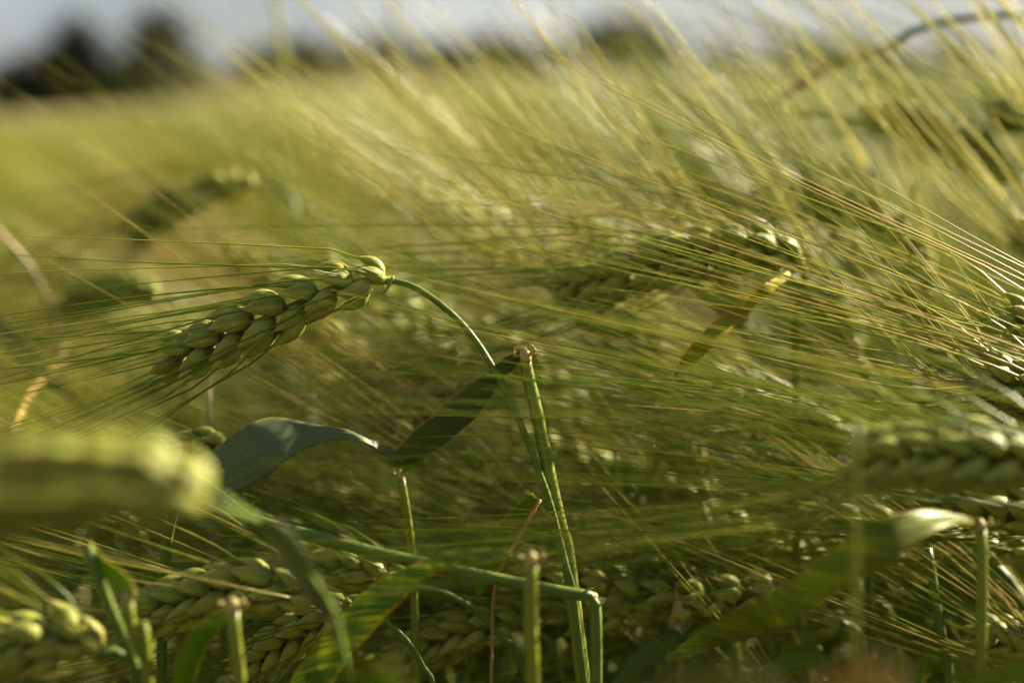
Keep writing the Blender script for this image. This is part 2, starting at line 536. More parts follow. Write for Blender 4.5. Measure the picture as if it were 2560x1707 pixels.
# ------------------------------------------------------------------ main plant: the sharp arching ear
b_pts = pxpath([(955, 704), (1000, 705), (1052, 726), (1105, 764), (1150, 804), (1192, 855), (1226, 908), (1252, 955), (1280, 1010),
                (1306, 1070), (1330, 1130), (1350, 1185), (1370, 1240), (1392, 1320), (1414, 1410), (1438, 1520)], 0.431)
b_full = to_ground(b_pts)
B0 = G(b_full)
main = thing('barley_plant', 'sharp barley ear nodding left on a dark green arched stem in the middle', 'barley plant', B0, NEAR)
stem_part(main, B0, b_full, 0.00082, 0.0016, STEM_MAT, 12, 240)
ax1 = pxpath([(960, 703, .431), (905, 704, .430), (830, 722, .429), (740, 760, .429), (640, 806, .430), (550, 848, .432), (470, 880, .434), (430, 893, .436)])
build_ear(main, B0, ax1, 14, math.radians(8), view=[0.05, -1, 0.25], fat=1.07, seed=4, awn_len=0.118, spread=0.24, fan=0.16,
          bend=np.array([-0.20, 0, 0.02]), awn_mats=[AWN_G, AWN_G, AWN_G, AWN_MAT], glumes=True, awn_r=0.00027)
cp = MB()   # little collar knot at the base of the ear
cp.tube(smooth_path(pxpath([(985, 690, .430), (976, 703, .4295), (972, 714, .430), (958, 735, .429)]), 8) - B0, np.array([.2, .45, .5, .5, .45, .35, .25, .1]) * 0.001, 6)
link('ear_collar', cp.mesh('ear_collar', STEM_Y), main)
sh = pxpath([(1311, 893), (1318, 930), (1332, 990), (1346, 1050), (1362, 1130), (1382, 1230), (1402, 1320), (1424, 1420)], .4335)
stem_part(main, B0, sh + to_ground(b_pts)[16:18], 0.0016, 0.0023, STEM_Y, 12, 60, 'sheath')
collar_part(main, B0, P(1312, 886, .4325), P(1311, 893, .43) - P(1330, 990, .43), 0.00165)
leaf_part(main, B0, pxpath([(1302, 878, .432), (1262, 895, .431), (1222, 925, .430), (1165, 968, .431), (1095, 1025, .434), (1030, 1085, .438), (992, 1128, .441), (985, 1165, .444)]),
          pxpath([(1312, 893, .434), (1283, 920, .436), (1248, 962, .440), (1215, 1010, .444), (1165, 1065, .446), (1110, 1112, .448), (1050, 1150, .449), (995, 1170, .447)]),
          LEAF_DK, 0.10, 0.0002)

# pale green folded leaf left of the stem
fl_b = to_ground(pxpath([(470, 1205, .425), (430, 1290, .43), (410, 1420, .435), (405, 1560, .44)]))
B0 = G(fl_b)
pl = thing('barley_plant', 'barley stalk whose broad bluish leaf humps over left of the arched stem', 'barley plant', B0, NEAR)
stem_part(pl, B0, fl_b, 0.0014, 0.0018)
leaf_part(pl, B0, pxpath([(462, 1200, .424), (520, 1140, .423), (585, 1085, .423), (640, 1052, .424), (690, 1041, .426), (760, 1056, .429), (840, 1071, .431), (905, 1086, .432), (960, 1110, .435), (1008, 1150, .440)]),
          pxpath([(478, 1222, .425), (570, 1236, .424), (650, 1208, .423), (705, 1162, .424), (752, 1128, .427), (800, 1110, .429), (855, 1097, .430), (905, 1104, .429), (950, 1135, .433), (1004, 1158, .440)]),
          LEAF_DK, -0.10, 0.0006, seed=3, n=80)

# ------------------------------------------------------------------ second ear, right of centre
s2 = to_ground(pxpath([(1992, 652, 0.480), (2010, 668, 0.481), (2012, 700, 0.483), (1995, 760, 0.485), (1985, 850, 0.487), (1990, 960, 0.490)]))
B0 = G(s2)
pl = thing('barley_plant', 'softly blurred barley ear right of centre above an orange edged leaf', 'barley plant', B0, NEAR)
stem_part(pl, B0, s2, 0.0012, 0.0017, STEM_Y)
ax = pxpath([(1988, 652, 0.480), (1930, 632, 0.478), (1840, 622, 0.478), (1720, 640, 0.480), (1600, 672, 0.482), (1480, 705, 0.487), (1400, 725, 0.491)])
build_ear(pl, B0, ax, 19, math.radians(10), view=[0.1, -1, 0.35], fat=1.1, seed=8, awn_len=0.135, spread=0.20, bend=np.array([-0.1, 0, 0.05]))
leaf_part(pl, B0, pxpath([(1982, 672, 0.479), (1905, 715, 0.460), (1835, 765, .468), (1770, 820, .458), (1715, 880, .455), (1680, 940, .458)]),
          pxpath([(1988, 682, 0.480), (1922, 738, 0.463), (1862, 790, .471), (1812, 842, .463), (1758, 890, .459), (1686, 945, .459)]), LEAF_OR, 0.1, 0.0002)
collar_part(pl, B0, P(2000, 657, 0.480), np.array([0.5, 0, 1]), 0.0014)

# ------------------------------------------------------------------ big blurred ear in the left foreground
s3 = to_ground(pxpath([(505, 1245, .255), (560, 1262, .258), (630, 1292, .312), (700, 1345, .318), (760, 1420, .322), (815, 1500, .326), (850, 1600, .33)]))
B0 = G(s3)
pl = thing('barley_plant', 'big strongly blurred yellow green ear at the left edge close to the lens', 'barley plant', B0, NEAR)
stem_part(pl, B0, s3, 0.0008, 0.0020, STEM_MAT)
leaf_part(pl, B0, pxpath([(632, 1285, .315), (705, 1310, .317), (760, 1370, .32), (810, 1450, .325), (840, 1520, .33), (850, 1600, .335)]),
          pxpath([(640, 1300, .318), (680, 1370, .32), (720, 1440, .322), (770, 1500, .325), (820, 1560, .33), (842, 1610, .335)]), LEAF_GR, 0.2, 0, name='leaf_sheath')
ax = pxpath([(505, 1252, .255), (440, 1226, .254), (350, 1204, .253), (220, 1198, .253), (80, 1208, .253), (-120, 1236, .255)])
build_ear(pl, B0, ax, 15, math.radians(62), view=[0.1, -1, 0.35], fat=1.06, seed=15, awn_len=0.12, spread=0.2, awn_mats=[AWN_MAT])

# ------------------------------------------------------------------ lower left ears
s4 = to_ground(pxpath([(808, 1522, .405), (826, 1500, .406), (846, 1512, .408), (862, 1570, .412), (872, 1690, .42)]))
B0 = G(s4)
pl = thing('barley_plant', 'plump pale green ear lying at lower left with its base by the striped leaf', 'barley plant', B0, NEAR)
stem_part(pl, B0, s4, 0.0010, 0.0016, STEM_MAT)
ax = pxpath([(805, 1515, .404), (745, 1478, .402), (650, 1465, .402), (540, 1480, .404), (430, 1510, .408), (340, 1545, .412)])
build_ear(pl, B0, ax, 15, math.radians(0), view=[0.1, -1, 0.3], fat=1.0, seed=21, awn_len=0.10, spread=0.25, bend=np.array([-0.2, 0, 0.38]), drop_awn=0.25)

s5 = to_ground(pxpath([(238, 1640, .365), (290, 1625, .367), (330, 1660, .37), (345, 1707, .372)]))
B0 = G(s5)
pl = thing('barley_plant', 'blurred plump ear in the bottom left corner of the frame', 'barley plant', B0, NEAR)
stem_part(pl, B0, s5, 0.0010, 0.0015, STEM_MAT)
ax = pxpath([(240, 1632, .365), (180, 1598, .363), (90, 1600, .362), (-30, 1625, .364), (-160, 1660, .368)])
build_ear(pl, B0, ax, 14, math.radians(8), view=[0.1, -1, 0.3], fat=1.0, seed=23, awn_len=0.11, spread=0.25, bend=np.array([-0.1, 0, 0.25]))

# two dark arched stems and their ears, low in the middle
s6 = to_ground(pxpath([(1005, 1468, .455), (1060, 1470, .455), (1130, 1490, .456), (1195, 1530, .457), (1250, 1590, .46), (1300, 1650, .465)]))
B0 = G(s6)
pl = thing('barley_plant', 'shaded ear with a dark arching stem just below the striped leaf', 'barley plant', B0, NEAR)
stem_part(pl, B0, s6, 0.0009, 0.0014, STEM_MAT)
ax = pxpath([(1010, 1468, .455), (960, 1445, .455), (890, 1420, .456), (800, 1412, .458), (690, 1425, .462)])
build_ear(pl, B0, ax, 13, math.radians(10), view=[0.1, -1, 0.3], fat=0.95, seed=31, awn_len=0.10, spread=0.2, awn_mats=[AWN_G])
s7 = to_ground(pxpath([(1290, 1560, .475), (1330, 1572, .475), (1370, 1600, .476), (1400, 1660, .48)]))
B0 = G(s7)
pl = thing('barley_plant', 'dark shaded ear with spread kernels low in the middle near the frame bottom', 'barley plant', B0, NEAR)
stem_part(pl, B0, s7, 0.0009, 0.0014, STEM_MAT)
ax = pxpath([(1290, 1560, .475), (1230, 1565, .474), (1150, 1585, .475), (1070, 1620, .477), (990, 1665, .48)])
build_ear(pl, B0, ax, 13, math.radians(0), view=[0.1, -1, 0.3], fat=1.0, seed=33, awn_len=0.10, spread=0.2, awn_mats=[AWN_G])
s8 = to_ground(pxpath([(925, 1535, .425), (975, 1560, .426), (1025, 1610, .428), (1060, 1670, .43), (1085, 1720, .432)]))
B0 = G(s8)
pl = thing('barley_plant', 'thin dark stem bowing left under the striped leaf at the bottom', 'barley plant', B0, NEAR)
stem_part(pl, B0, s8, 0.0007, 0.0011, STEM_MAT)
ax = pxpath([(930, 1537, .425), (870, 1530, .426), (790, 1560, .428), (700, 1610, .43), (620, 1660, .433)])
build_ear(pl, B0, ax, 13, math.radians(10), view=[0.1, -1, 0.3], fat=0.9, seed=37, awn_len=0.09, spread=0.2, awn_mats=[AWN_G], split=False)

# ------------------------------------------------------------------ right foreground ears
s9 = to_ground(pxpath([(2760, 1200, .355), (2830, 1260, .358), (2850, 1400, .38), (2850, 1560, .385)]))
B0 = G(s9)
pl = thing('barley_plant', 'blurred ear at the right edge sending long awns left across the frame', 'barley plant', B0, NEAR)
stem_part(pl, B0, s9, 0.0011, 0.0016, STEM_MAT)
ax = pxpath([(2760, 1195, .356), (2660, 1165, .354), (2540, 1145, .352), (2400, 1138, .352), (2260, 1140, .354), (2150, 1146, .358)])
build_ear(pl, B0, ax, 18, math.radians(10), view=[0.1, -1, 0.3], fat=1.05, seed=41, awn_len=0.165, spread=0.17, awn_r=0.00026, drop_awn=0.2, awn_mats=[AWN_G, AWN_G, AWN_MAT], bend=np.array([-0.1, 0.16, -0.02]))

# ears whose bases lie past the right edge; their awns cross the right half
for q, (axp, st, L, sp, bd, lab, sd_, mats) in enumerate([
    ([(2960, 960, .45), (2860, 915, .447), (2740, 870, .445), (2620, 828, .444), (2520, 792, .444)],
     [(2960, 962, .45), (3010, 1000, .452), (3030, 1120, .455), (3040, 1300, .46)], 0.150, 0.10, (-0.05, 0.0, 0.02),
     'long fine sharp awns sweeping up left from the right edge past the second ear', 51, [AWN_MAT, AWN_R, AWN_MAT]),
    ([(2940, 1080, .43), (2840, 1040, .428), (2720, 1000, .427), (2590, 968, .427), (2480, 944, .428)],
     [(2940, 1082, .43), (3000, 1130, .432), (3020, 1280, .435), (3030, 1450, .44)], 0.150, 0.12, (-0.05, 0.02, 0.0),
     'sharp straw coloured awns running left from the right edge below the second ear', 52, [AWN_MAT, AWN_R, AWN_G]),
    ([(2880, 1120, .47), (2800, 1070, .468), (2690, 1015, .467), (2590, 970, .467), (2480, 925, .468)],
     [(2880, 1122, .47), (2940, 1170, .472), (2960, 1300, .475), (2965, 1450, .48)], 0.150, 0.11, (-0.05, 0.03, 0.05),
     'slightly blurred gold awns fanning left from the middle of the right edge', 53, [AWN_MAT, AWN_MAT, AWN_G]),
    ([(2660, 1200, .44), (2590, 1110, .441), (2525, 1035, .442), (2470, 975, .443)],
     [(2660, 1202, .44), (2690, 1260, .441), (2695, 1380, .443), (2690, 1500, .446)], 0.085, 0.07, (-0.02, 0.0, 0.04),
     'leaning ear with steep bright awns at the right edge above the blurred ear', 54, [AWN_MAT, AWN_R]),
    ([(2130, 1112, .50), (2060, 1080, .50), (1980, 1050, .50), (1900, 1025, .501), (1840, 1012, .503)],
     [(2128, 1112, .50), (2160, 1140, .502), (2170, 1240, .505), (2175, 1400, .51)], 0.13, 0.16, (-0.05, 0.05, 0.10),
     'small glinting ear right of the centre low among fine diagonal awns', 55, [AWN_MAT, AWN_R, AWN_G]),
    ([(2600, 1560, .50), (2520, 1490, .50), (2440, 1420, .50), (2370, 1360, .502)],
     [(2600, 1562, .50), (2640, 1620, .502), (2645, 1760, .505), (2650, 1900, .51)], 0.13, 0.14, (-0.1, 0.05, 0.05),
     'ear behind the right hand stalk with bright parallel diagonal awns', 56, [AWN_MAT, AWN_R, AWN_MAT]),
    ([(2760, 1750, .46), (2660, 1680, .46), (2560, 1620, .46), (2460, 1580, .462)],
     [(2760, 1752, .46), (2800, 1790, .462), (2810, 1860, .465), (2810, 1990, .47)], 0.13, 0.16, (-0.1, 0.05, 0.1),
     'ear in the lower right corner with pale awns slanting up left', 57, [AWN_MAT, AWN_R, AWN_G]),
    ([(2800, 1345, .408), (2660, 1300, .405), (2500, 1268, .404), (2340, 1250, .404)],
     [(2800, 1347, .408), (2860, 1380, .409), (2875, 1480, .411), (2880, 1640, .414)], 0.165, 0.14, (-0.12, 0.06, -0.02),
     'ear hidden behind the wide right hand leaf sending level awns across the lower middle', 62, [AWN_G, AWN_MAT, AWN_G]),
    ([(1290, 985, .53), (1220, 985, .53), (1130, 1000, .531), (1040, 1025, .533), (960, 1050, .536)],
     [(1290, 986, .53), (1340, 1000, .532), (1370, 1080, .535), (1380, 1250, .54)], 0.10, 0.2, (-0.1, 0, 0.05),
     'shaded ear half hidden behind the collared leaf and arched stem', 58, [AWN_G, AWN_R]),
    ([(1200, 925, .60), (1130, 915, .60), (1040, 918, .602), (950, 925, .605), (880, 930, .61)],
     [(1200, 926, .60), (1250, 940, .602), (1270, 1000, .605), (1275, 1150, .61)], 0.11, 0.2, (-0.1, 0, 0.1),
     'yellowish blurred ear lying flat just behind the arched stem', 59, [AWN_MAT, AWN_R]),
    ([(560, 1105, .47), (500, 1120, .468), (430, 1135, .468), (350, 1140, .47), (280, 1142, .472)],
     [(560, 1104, .47), (600, 1110, .472), (620, 1160, .475), (630, 1300, .48)], 0.07, 0.3, (-0.1, 0, 0.2),
     'small ear peeping out behind the bluish humped leaf with short pale awns', 60, [AWN_MAT]),
    ([(400, 735, .62), (340, 722, .62), (260, 730, .621), (180, 750, .623)],
     [(400, 736, .62), (440, 750, .622), (455, 830, .625), (460, 1000, .63)], 0.10, 0.25, (-0.2, 0, 0.0),
     'soft yellowish ear behind the awns of the sharp ear at left', 61, [AWN_MAT, AWN_G]),
]):
    st3 = to_ground(pxpath(st)); B0 = G(st3)
    pl = thing('barley_plant', lab, 'barley plant', B0, NEAR)
    stem_part(pl, B0, st3, 0.0010, 0.0015, STEM_Y if q % 2 else STEM_MAT)
    build_ear(pl, B0, pxpath(axp), 16, math.radians(10 + 13 * q), view=[0.1, -1, 0.4], fat=0.98, seed=sd_, awn_len=L, spread=sp,
              bend=np.array(bd), awn_mats=mats, split=(q in (0, 1, 4)), awn_r=0.00027, drop_awn=(0.5, 0.5, 0.55)[q] if q < 3 else (0.7 if q == 3 else 0.12))

# low ears in the tangle, right and left
rl = np.random.default_rng(77)
for lab, grp, xr, yr, nn in (('shaded ear lying low in the tangle of level awns at lower right', 'low ears in the lower right tangle', (1500, 2750), (1180, 1640), 15),
                             ('shaded ear lying low in the tangle at lower left', 'low ears in the lower left tangle', (350, 1250), (1260, 1700), 8)):
    for k in range(nn):
        x0 = xr[0] + (xr[1] - xr[0]) * (k + rl.uniform(0, 1)) / nn; y0 = rl.uniform(*yr); d = rl.uniform(.465, .58)
        th = rl.normal(0.22, 0.22); ln = 0.06 / d * FPX
        dx, dy = -math.cos(th) * ln, -math.sin(th) * ln
        axp = [P(x0 + dx * f, y0 + dy * f + 30 * (f - 0.4) ** 2, d + 0.004 * f) for f in (0, .33, .66, 1)]
        st3 = to_ground([axp[0], P(x0 + 45, y0 + 22, d + .002), P(x0 + 70, y0 + 100, d + .004), P(x0 + 78, y0 + 240, d + .006)]); B0 = G(st3)
        pl = thing('barley_plant', lab, 'barley plant', B0, grp)
        stem_part(pl, B0, st3, 0.0010, 0.0015, STEM_MAT if k % 2 else STEM_Y)
        build_ear(pl, B0, axp, 13, rl.uniform(0, 3), view=[0.1, -1, 0.4], fat=rl.uniform(0.82, 1.0), seed=300 + k + nn, awn_len=0.14, spread=0.15,
                  bend=np.array([-0.06, rl.normal(0, .1), 0.02]), awn_mats=[[AWN_MAT, AWN_G], [AWN_G, AWN_R], [AWN_G]][k % 3], split=False, awn_r=0.00026, drop_awn=0.15)
        az = rl.uniform(-0.6, 0.6); c0 = st3[3]
        lf = [c0 + np.array([-0.03 * f, 0.02 * az * f, 0.035 * math.sin(f * 1.6) - 0.012 * f * f]) for f in (0, .7, 1.5, 2.3, 3.1)]
        wv = np.array([0.0, 0.35, 1.0]) * 0.0075
        leaf_part(pl, B0, lf, [p - wv * g for p, g in zip(lf, (.5, 1, .95, .7, .05))], [LEAF, LEAF_YG, LEAF_OL][k % 3], 0.15, 0.0003, n=30, nu=4)

# ------------------------------------------------------------------ dark blurred ears further back
for q, (axp, st, L, bd, lab, sd_) in enumerate([
    ([(640, 462, .67), (575, 462, .67), (480, 490, .67), (400, 530, .67), (330, 580, .67)],
     [(640, 462, .67), (700, 470, .67), (740, 520, .67), (750, 640, .67)], 0.11, (-0.2, 0, -0.1),
     'dark blurred ear curving down left above the awns of the sharp ear', 71),
    ([(2545, 450, .61), (2470, 400, .61), (2380, 345, .61), (2280, 305, .61), (2180, 290, .61)],
     [(2545, 450, .61), (2585, 490, .61), (2600, 580, .61), (2605, 760, .61)], 0.13, (-0.1, 0, 0.1),
     'dark blurred ear arching across the upper right', 72),
    ([(2260, 600, .575), (2180, 545, .575), (2080, 510, .575), (1980, 502, .575), (1890, 520, .575)],
     [(2260, 600, .575), (2300, 640, .575), (2315, 740, .575), (2320, 900, .575)], 0.13, (-0.1, 0, 0.05),
     'dark blurred ear behind and above the second ear on the right', 73),
    ([(2700, 330, .62), (2640, 300, .62), (2560, 290, .62), (2480, 295, .62)],
     [(2700, 330, .62), (2740, 370, .62), (2750, 480, .62), (2755, 640, .62)], 0.12, (-0.1, 0, 0.1),
     'dark blurred ear cut off by the upper right edge', 74),
]):
    st3 = to_ground(pxpath(st)); B0 = G(st3)
    pl = thing('barley_plant', lab, 'barley plant', B0, NEAR)
    stem_part(pl, B0, st3, 0.0010, 0.0015, STEM_MAT)
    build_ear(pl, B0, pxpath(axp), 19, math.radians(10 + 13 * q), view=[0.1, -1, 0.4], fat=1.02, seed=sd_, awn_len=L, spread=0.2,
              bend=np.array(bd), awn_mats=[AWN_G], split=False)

# upper right stem that bows out of the frame
s = to_ground(pxpath([(2230, 112, .62), (2280, 80, .62), (2360, 55, .62), (2460, 42, .62), (2560, 40, .62), (2680, 70, .62), (2760, 160, .62), (2790, 330, .62)]))
B0 = G(s)
pl = thing('barley_plant', 'blurred green stem bowing across the sky in the top right corner', 'barley plant', B0, NEAR)
stem_part(pl, B0, s, 0.0014, 0.0017, STEM_MAT)
leaf_part(pl, B0, pxpath([(2235, 106, .62), (2150, 128, .621), (2060, 165, .622), (1980, 215, .624), (1920, 265, .626)]),
          pxpath([(2232, 118, .621), (2158, 146, .622), (2072, 186, .623), (1990, 232, .625), (1921, 268, .626)]), DRY, 0.15)

# leaning ears whose long awns rise up left into the sky on the right
UPR = 'barley plants leaning up left with awns against the sky'
for q, (e0, e1, d, L, lab) in enumerate([
    ((1850, 820), (1700, 610), .545, 0.110, 'leaning ear above the second ear with steep pale awns reaching the top edge'),
    ((2140, 880), (1990, 650), .55, 0.125, 'leaning ear behind the second ear, its awns a pale streak in the middle right'),
    ((2330, 760), (2180, 520), .575, 0.115, 'leaning blurred ear right of the second ear with wide pale awn streak'),
    ((2700, 800), (2560, 580), .56, 0.145, 'leaning blurred ear by the right edge with bright steep awns'),
    ((2780, 520), (2650, 310), .54, 0.100, 'leaning blurred ear just past the upper right edge, awns crossing the corner'),
    ((1510, 830), (1380, 670), .56, 0.135, 'leaning blurred ear above the middle with golden awns rising left to the sky'),
]):
    tp, bs_ = P(*e1, d), P(*e0, d)
    st3 = to_ground([bs_, bs_ + (bs_ - tp) * 0.5 + np.array([0.004, 0, -0.012]), bs_ + (bs_ - tp) * 0.8 + np.array([0.006, 0, -0.05])]); B0 = G(st3)
    pl = thing('barley_plant', lab, 'barley plant', B0, UPR)
    stem_part(pl, B0, st3, 0.0010, 0.0015, STEM_Y)
    mid_ = (tp + bs_) / 2 + np.array([0.0015, 0, 0.002])
    build_ear(pl, B0, [bs_, mid_, tp], 13, 0.4 * q, view=[0.1, -1, 0.3], fat=0.9, seed=140 + q, awn_len=L * 1.15, spread=0.07, bend=np.array([-0.02, 0, 0.03]),
              awn_mats=[AWN_P, AWN_P, AWN_MAT], split=False, awn_r=0.00058, drop_awn=0.55)
for x0, y0, x1, y1, d, lab in [(676, -60, 770, 420, .92, 'blurred upright yellow green shoot against the sky left of centre'), (978, -60, 1012, 380, 1.15, 'faint grey green shoot against the sky above the arched stem'),
                               (1238, 95, 1250, 330, 1.25, 'short blurred yellow green shoot on the horizon near the middle')]:
    s = to_ground(pxpath([(x0, y0, d), ((x0 + x1) / 2 - 6, (y0 + y1) / 2, d), (x1, y1, d)])); B0 = G(s)
    pl = thing('barley_stalk', lab, 'stalk', B0)
    stem_part(pl, B0, s, 0.0016, 0.0024, AWN_MAT)
    collar_part(pl, B0, s[1], np.array([0, 0, 1.0]), 0.0020, STEM_Y)

# ------------------------------------------------------------------ stalks and leaves in the lower half
s = to_ground(pxpath([(1328, 1400, .365), (1326, 1500, .365), (1328, 1600, .366), (1332, 1707, .367)])); B0 = G(s)
pl = thing('barley_stalk', 'upright yellow green stalk carrying the dark leaf with yellow stripes and edge', 'stalk', B0)
stem_part(pl, B0, s, 0.0015, 0.0018, STEM_Y)
collar_part(pl, B0, P(1328, 1396, .365), np.array([0, 0, 1.0]), 0.0016)
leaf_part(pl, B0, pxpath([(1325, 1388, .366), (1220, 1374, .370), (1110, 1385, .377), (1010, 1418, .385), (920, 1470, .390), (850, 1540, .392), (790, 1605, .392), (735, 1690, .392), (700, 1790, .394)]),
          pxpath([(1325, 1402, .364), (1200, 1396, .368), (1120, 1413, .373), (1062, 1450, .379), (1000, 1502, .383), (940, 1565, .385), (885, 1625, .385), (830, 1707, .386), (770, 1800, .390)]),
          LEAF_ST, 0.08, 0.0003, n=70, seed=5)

s = to_ground(pxpath([(625, 1296, .405), (700, 1318, .405), (800, 1345, .405), (930, 1378, .406), (1080, 1412, .407), (1250, 1448, .408), (1400, 1478, .409), (1478, 1492, .41), (1488, 1520, .41), (1490, 1600, .41), (1490, 1707, .412)])); B0 = G(s)
pl = thing('bent_stalk', 'thick green broken stalk slanting across the lower middle and kinked sharply down', 'stalk', B0)
stem_part(pl, B0, s, 0.0015, 0.0018, STEM_MAT, 12, 260)
collar_part(pl, B0, P(1480, 1494, .41), np.array([0.6, 0, 0.6]), 0.0015)

s = to_ground(pxpath([(582, 1520, .365), (588, 1600, .365), (600, 1707, .366)])); B0 = G(s)
pl = thing('barley_stalk', 'short upright stalk with a pinkish torn top among the lower left ears', 'stalk', B0)
stem_part(pl, B0, s, 0.0014, 0.0017, STEM_Y)
collar_part(pl, B0, P(581, 1512, .365), np.array([0, 0, 1.0]), 0.0017)
leaf_part(pl, B0, pxpath([(575, 1515, .366), (520, 1540, .37), (470, 1590, .374), (440, 1660, .378), (425, 1740, .382)]),
          pxpath([(580, 1530, .366), (550, 1570, .372), (515, 1620, .378), (490, 1690, .382), (470, 1760, .386)]), LEAF_YG, 0.15)

s = to_ground(pxpath([(218, 1365, .36), (250, 1450, .361), (285, 1540, .363), (320, 1620, .365), (350, 1720, .367)])); B0 = G(s)
pl = thing('barley_stalk', 'leaning green stalk with a short yellow tipped leaf under the big blurred ear', 'stalk', B0)
stem_part(pl, B0, s, 0.0012, 0.0020, STEM_MAT)
collar_part(pl, B0, P(318, 1492, .358), np.array([-0.3, 0, 1.0]), 0.0012)
leaf_part(pl, B0, pxpath([(225, 1350, .362), (262, 1395, .359), (310, 1430, .358), (335, 1465, .357), (335, 1500, .357)]),
          pxpath([(228, 1362, .362), (262, 1440, .361), (278, 1470, .360), (290, 1490, .359), (312, 1508, .358)]), LEAF_YG, 0.1)
sh = pxpath([(318, 1500, .358), (330, 1580, .36), (355, 1650, .362), (372, 1730, .364)])
stem_part(pl, B0, sh + to_ground(sh)[-3:-1], 0.0013, 0.0016, STEM_Y, name='sheath')

s = to_ground(pxpath([(2452, 1320, .38), (2455, 1450, .38), (2453, 1580, .381), (2450, 1707, .382)])); B0 = G(s)
pl = thing('barley_stalk', 'upright stalk at lower right carrying a wide leaf with yellow patches and orange rim', 'stalk', B0)
stem_part(pl, B0, s, 0.0013, 0.0016, STEM_Y)
collar_part(pl, B0, P(2450, 1312, .38), np.array([0, 0, 1.0]), 0.0014)
leaf_part(pl, B0, pxpath([(2442, 1304, .380), (2360, 1274, .368), (2280, 1276, .360), (2180, 1302, .355), (2080, 1372, .358), (1960, 1460, .368), (1850, 1515, .385), (1740, 1585, .402), (1660, 1640, .412)]),
          pxpath([(2445, 1316, .380), (2375, 1316, .367), (2300, 1352, .359), (2200, 1420, .354), (2090, 1482, .358), (1990, 1545, .368), (1890, 1590, .383), (1780, 1622, .400), (1670, 1660, .411)]),
          LEAF_OL, 0.12, 0.0004, n=70, seed=8)

s = to_ground(pxpath([(2142, 1060, .30), (2140, 1200, .30), (2138, 1400, .301), (2135, 1600, .303), (2134, 1720, .305)])); B0 = G(s)
pl = thing('barley_stalk', 'strongly blurred upright stalk crossing the right half close to the lens', 'stalk', B0)
stem_part(pl, B0, s, 0.0005, 0.0017, STEM_Y)
leaf_part(pl, B0, pxpath([(2142, 1070, .30), (2120, 1020, .298), (2090, 985, .296), (2050, 975, .295)]), pxpath([(2146, 1085, .30), (2130, 1040, .299), (2098, 1000, .297), (2052, 979, .295)]), LEAF_YG, 0.2, n=16, nu=4)
s = to_ground(pxpath([(1002, 1192, .455), (1015, 1270, .456), (1028, 1370, .458), (1035, 1500, .46)])); B0 = G(s)
pl = thing('barley_stalk', 'thin stalk with a pink top below the dark collared leaf', 'stalk', B0)
stem_part(pl, B0, s, 0.0011, 0.0015, STEM_Y)
collar_part(pl, B0, P(1001, 1185, .455), np.array([0, 0, 1.0]), 0.0011)
leaf_part(pl, B0, pxpath([(1003, 1180, .455), (1020, 1150, .452), (1050, 1125, .45), (1075, 1105, .45)]), pxpath([(1008, 1190, .456), (1032, 1172, .455), (1060, 1145, .453), (1078, 1110, .45)]), LEAF_YG, 0.1)
s = to_ground(pxpath([(1536, 1130, .50), (1552, 1250, .50), (1568, 1380, .502), (1580, 1500, .505), (1590, 1640, .51)])); B0 = G(s)
pl = thing('barley_stalk', 'pale yellowish stalk standing behind the awns right of the arched stem', 'stalk', B0)
stem_part(pl, B0, s, 0.0008, 0.0012, STEM_Y)
collar_part(pl, B0, P(1535, 1122, .50), np.array([0, 0, 1.0]), 0.0009)
s = to_ground(pxpath([(2318, 1370, .46), (2330, 1440, .46), (2345, 1540, .461), (2365, 1640, .463), (2375, 1720, .465)])); B0 = G(s)
pl = thing('barley_stalk', 'short dark leaning stalk left of the right hand upright stalk', 'stalk', B0)
stem_part(pl, B0, s, 0.0013, 0.0016, STEM_MAT)
s = to_ground(pxpath([(520, 950, .50), (522, 1010, .50), (524, 1080, .50), (527, 1200, .502)])); B0 = G(s)
pl = thing('dead_stalk', 'small straw coloured dead stub between the sharp ear and bluish leaf', 'stalk', B0)
stem_part(pl, B0, s, 0.0008, 0.0010, DRY)
collar_part(pl, B0, P(520, 947, .50), np.array([0, 0, 1.0]), 0.0008)
s = to_ground(pxpath([(-40, 540, .62), (20, 605, .62), (60, 650, .621), (105, 720, .622), (140, 800, .624), (155, 900, .626)])); B0 = G(s)
pl = thing('dead_stalk', 'pale blurred stalk leaning at the left edge behind the sharp awns', 'stalk', B0)
stem_part(pl, B0, s, 0.0012, 0.0015, DRY)
leaf_part(pl, B0, pxpath([(-40, 740, .6), (20, 810, .6), (70, 860, .6), (125, 920, .6), (145, 985, .602)]), pxpath([(-60, 790, .6), (0, 860, .602), (55, 915, .603), (105, 950, .603), (140, 990, .603)]), LEAF_GR, 0.1)
leaf_part(pl, B0, pxpath([(155, 900, .626), (110, 935, .60), (72, 980, .56), (48, 1030, .53), (30, 1080, .52)]), pxpath([(158, 906, .626), (118, 944, .60), (82, 990, .565), (60, 1036, .535), (36, 1084, .52)]), DRY_O, 0.2)

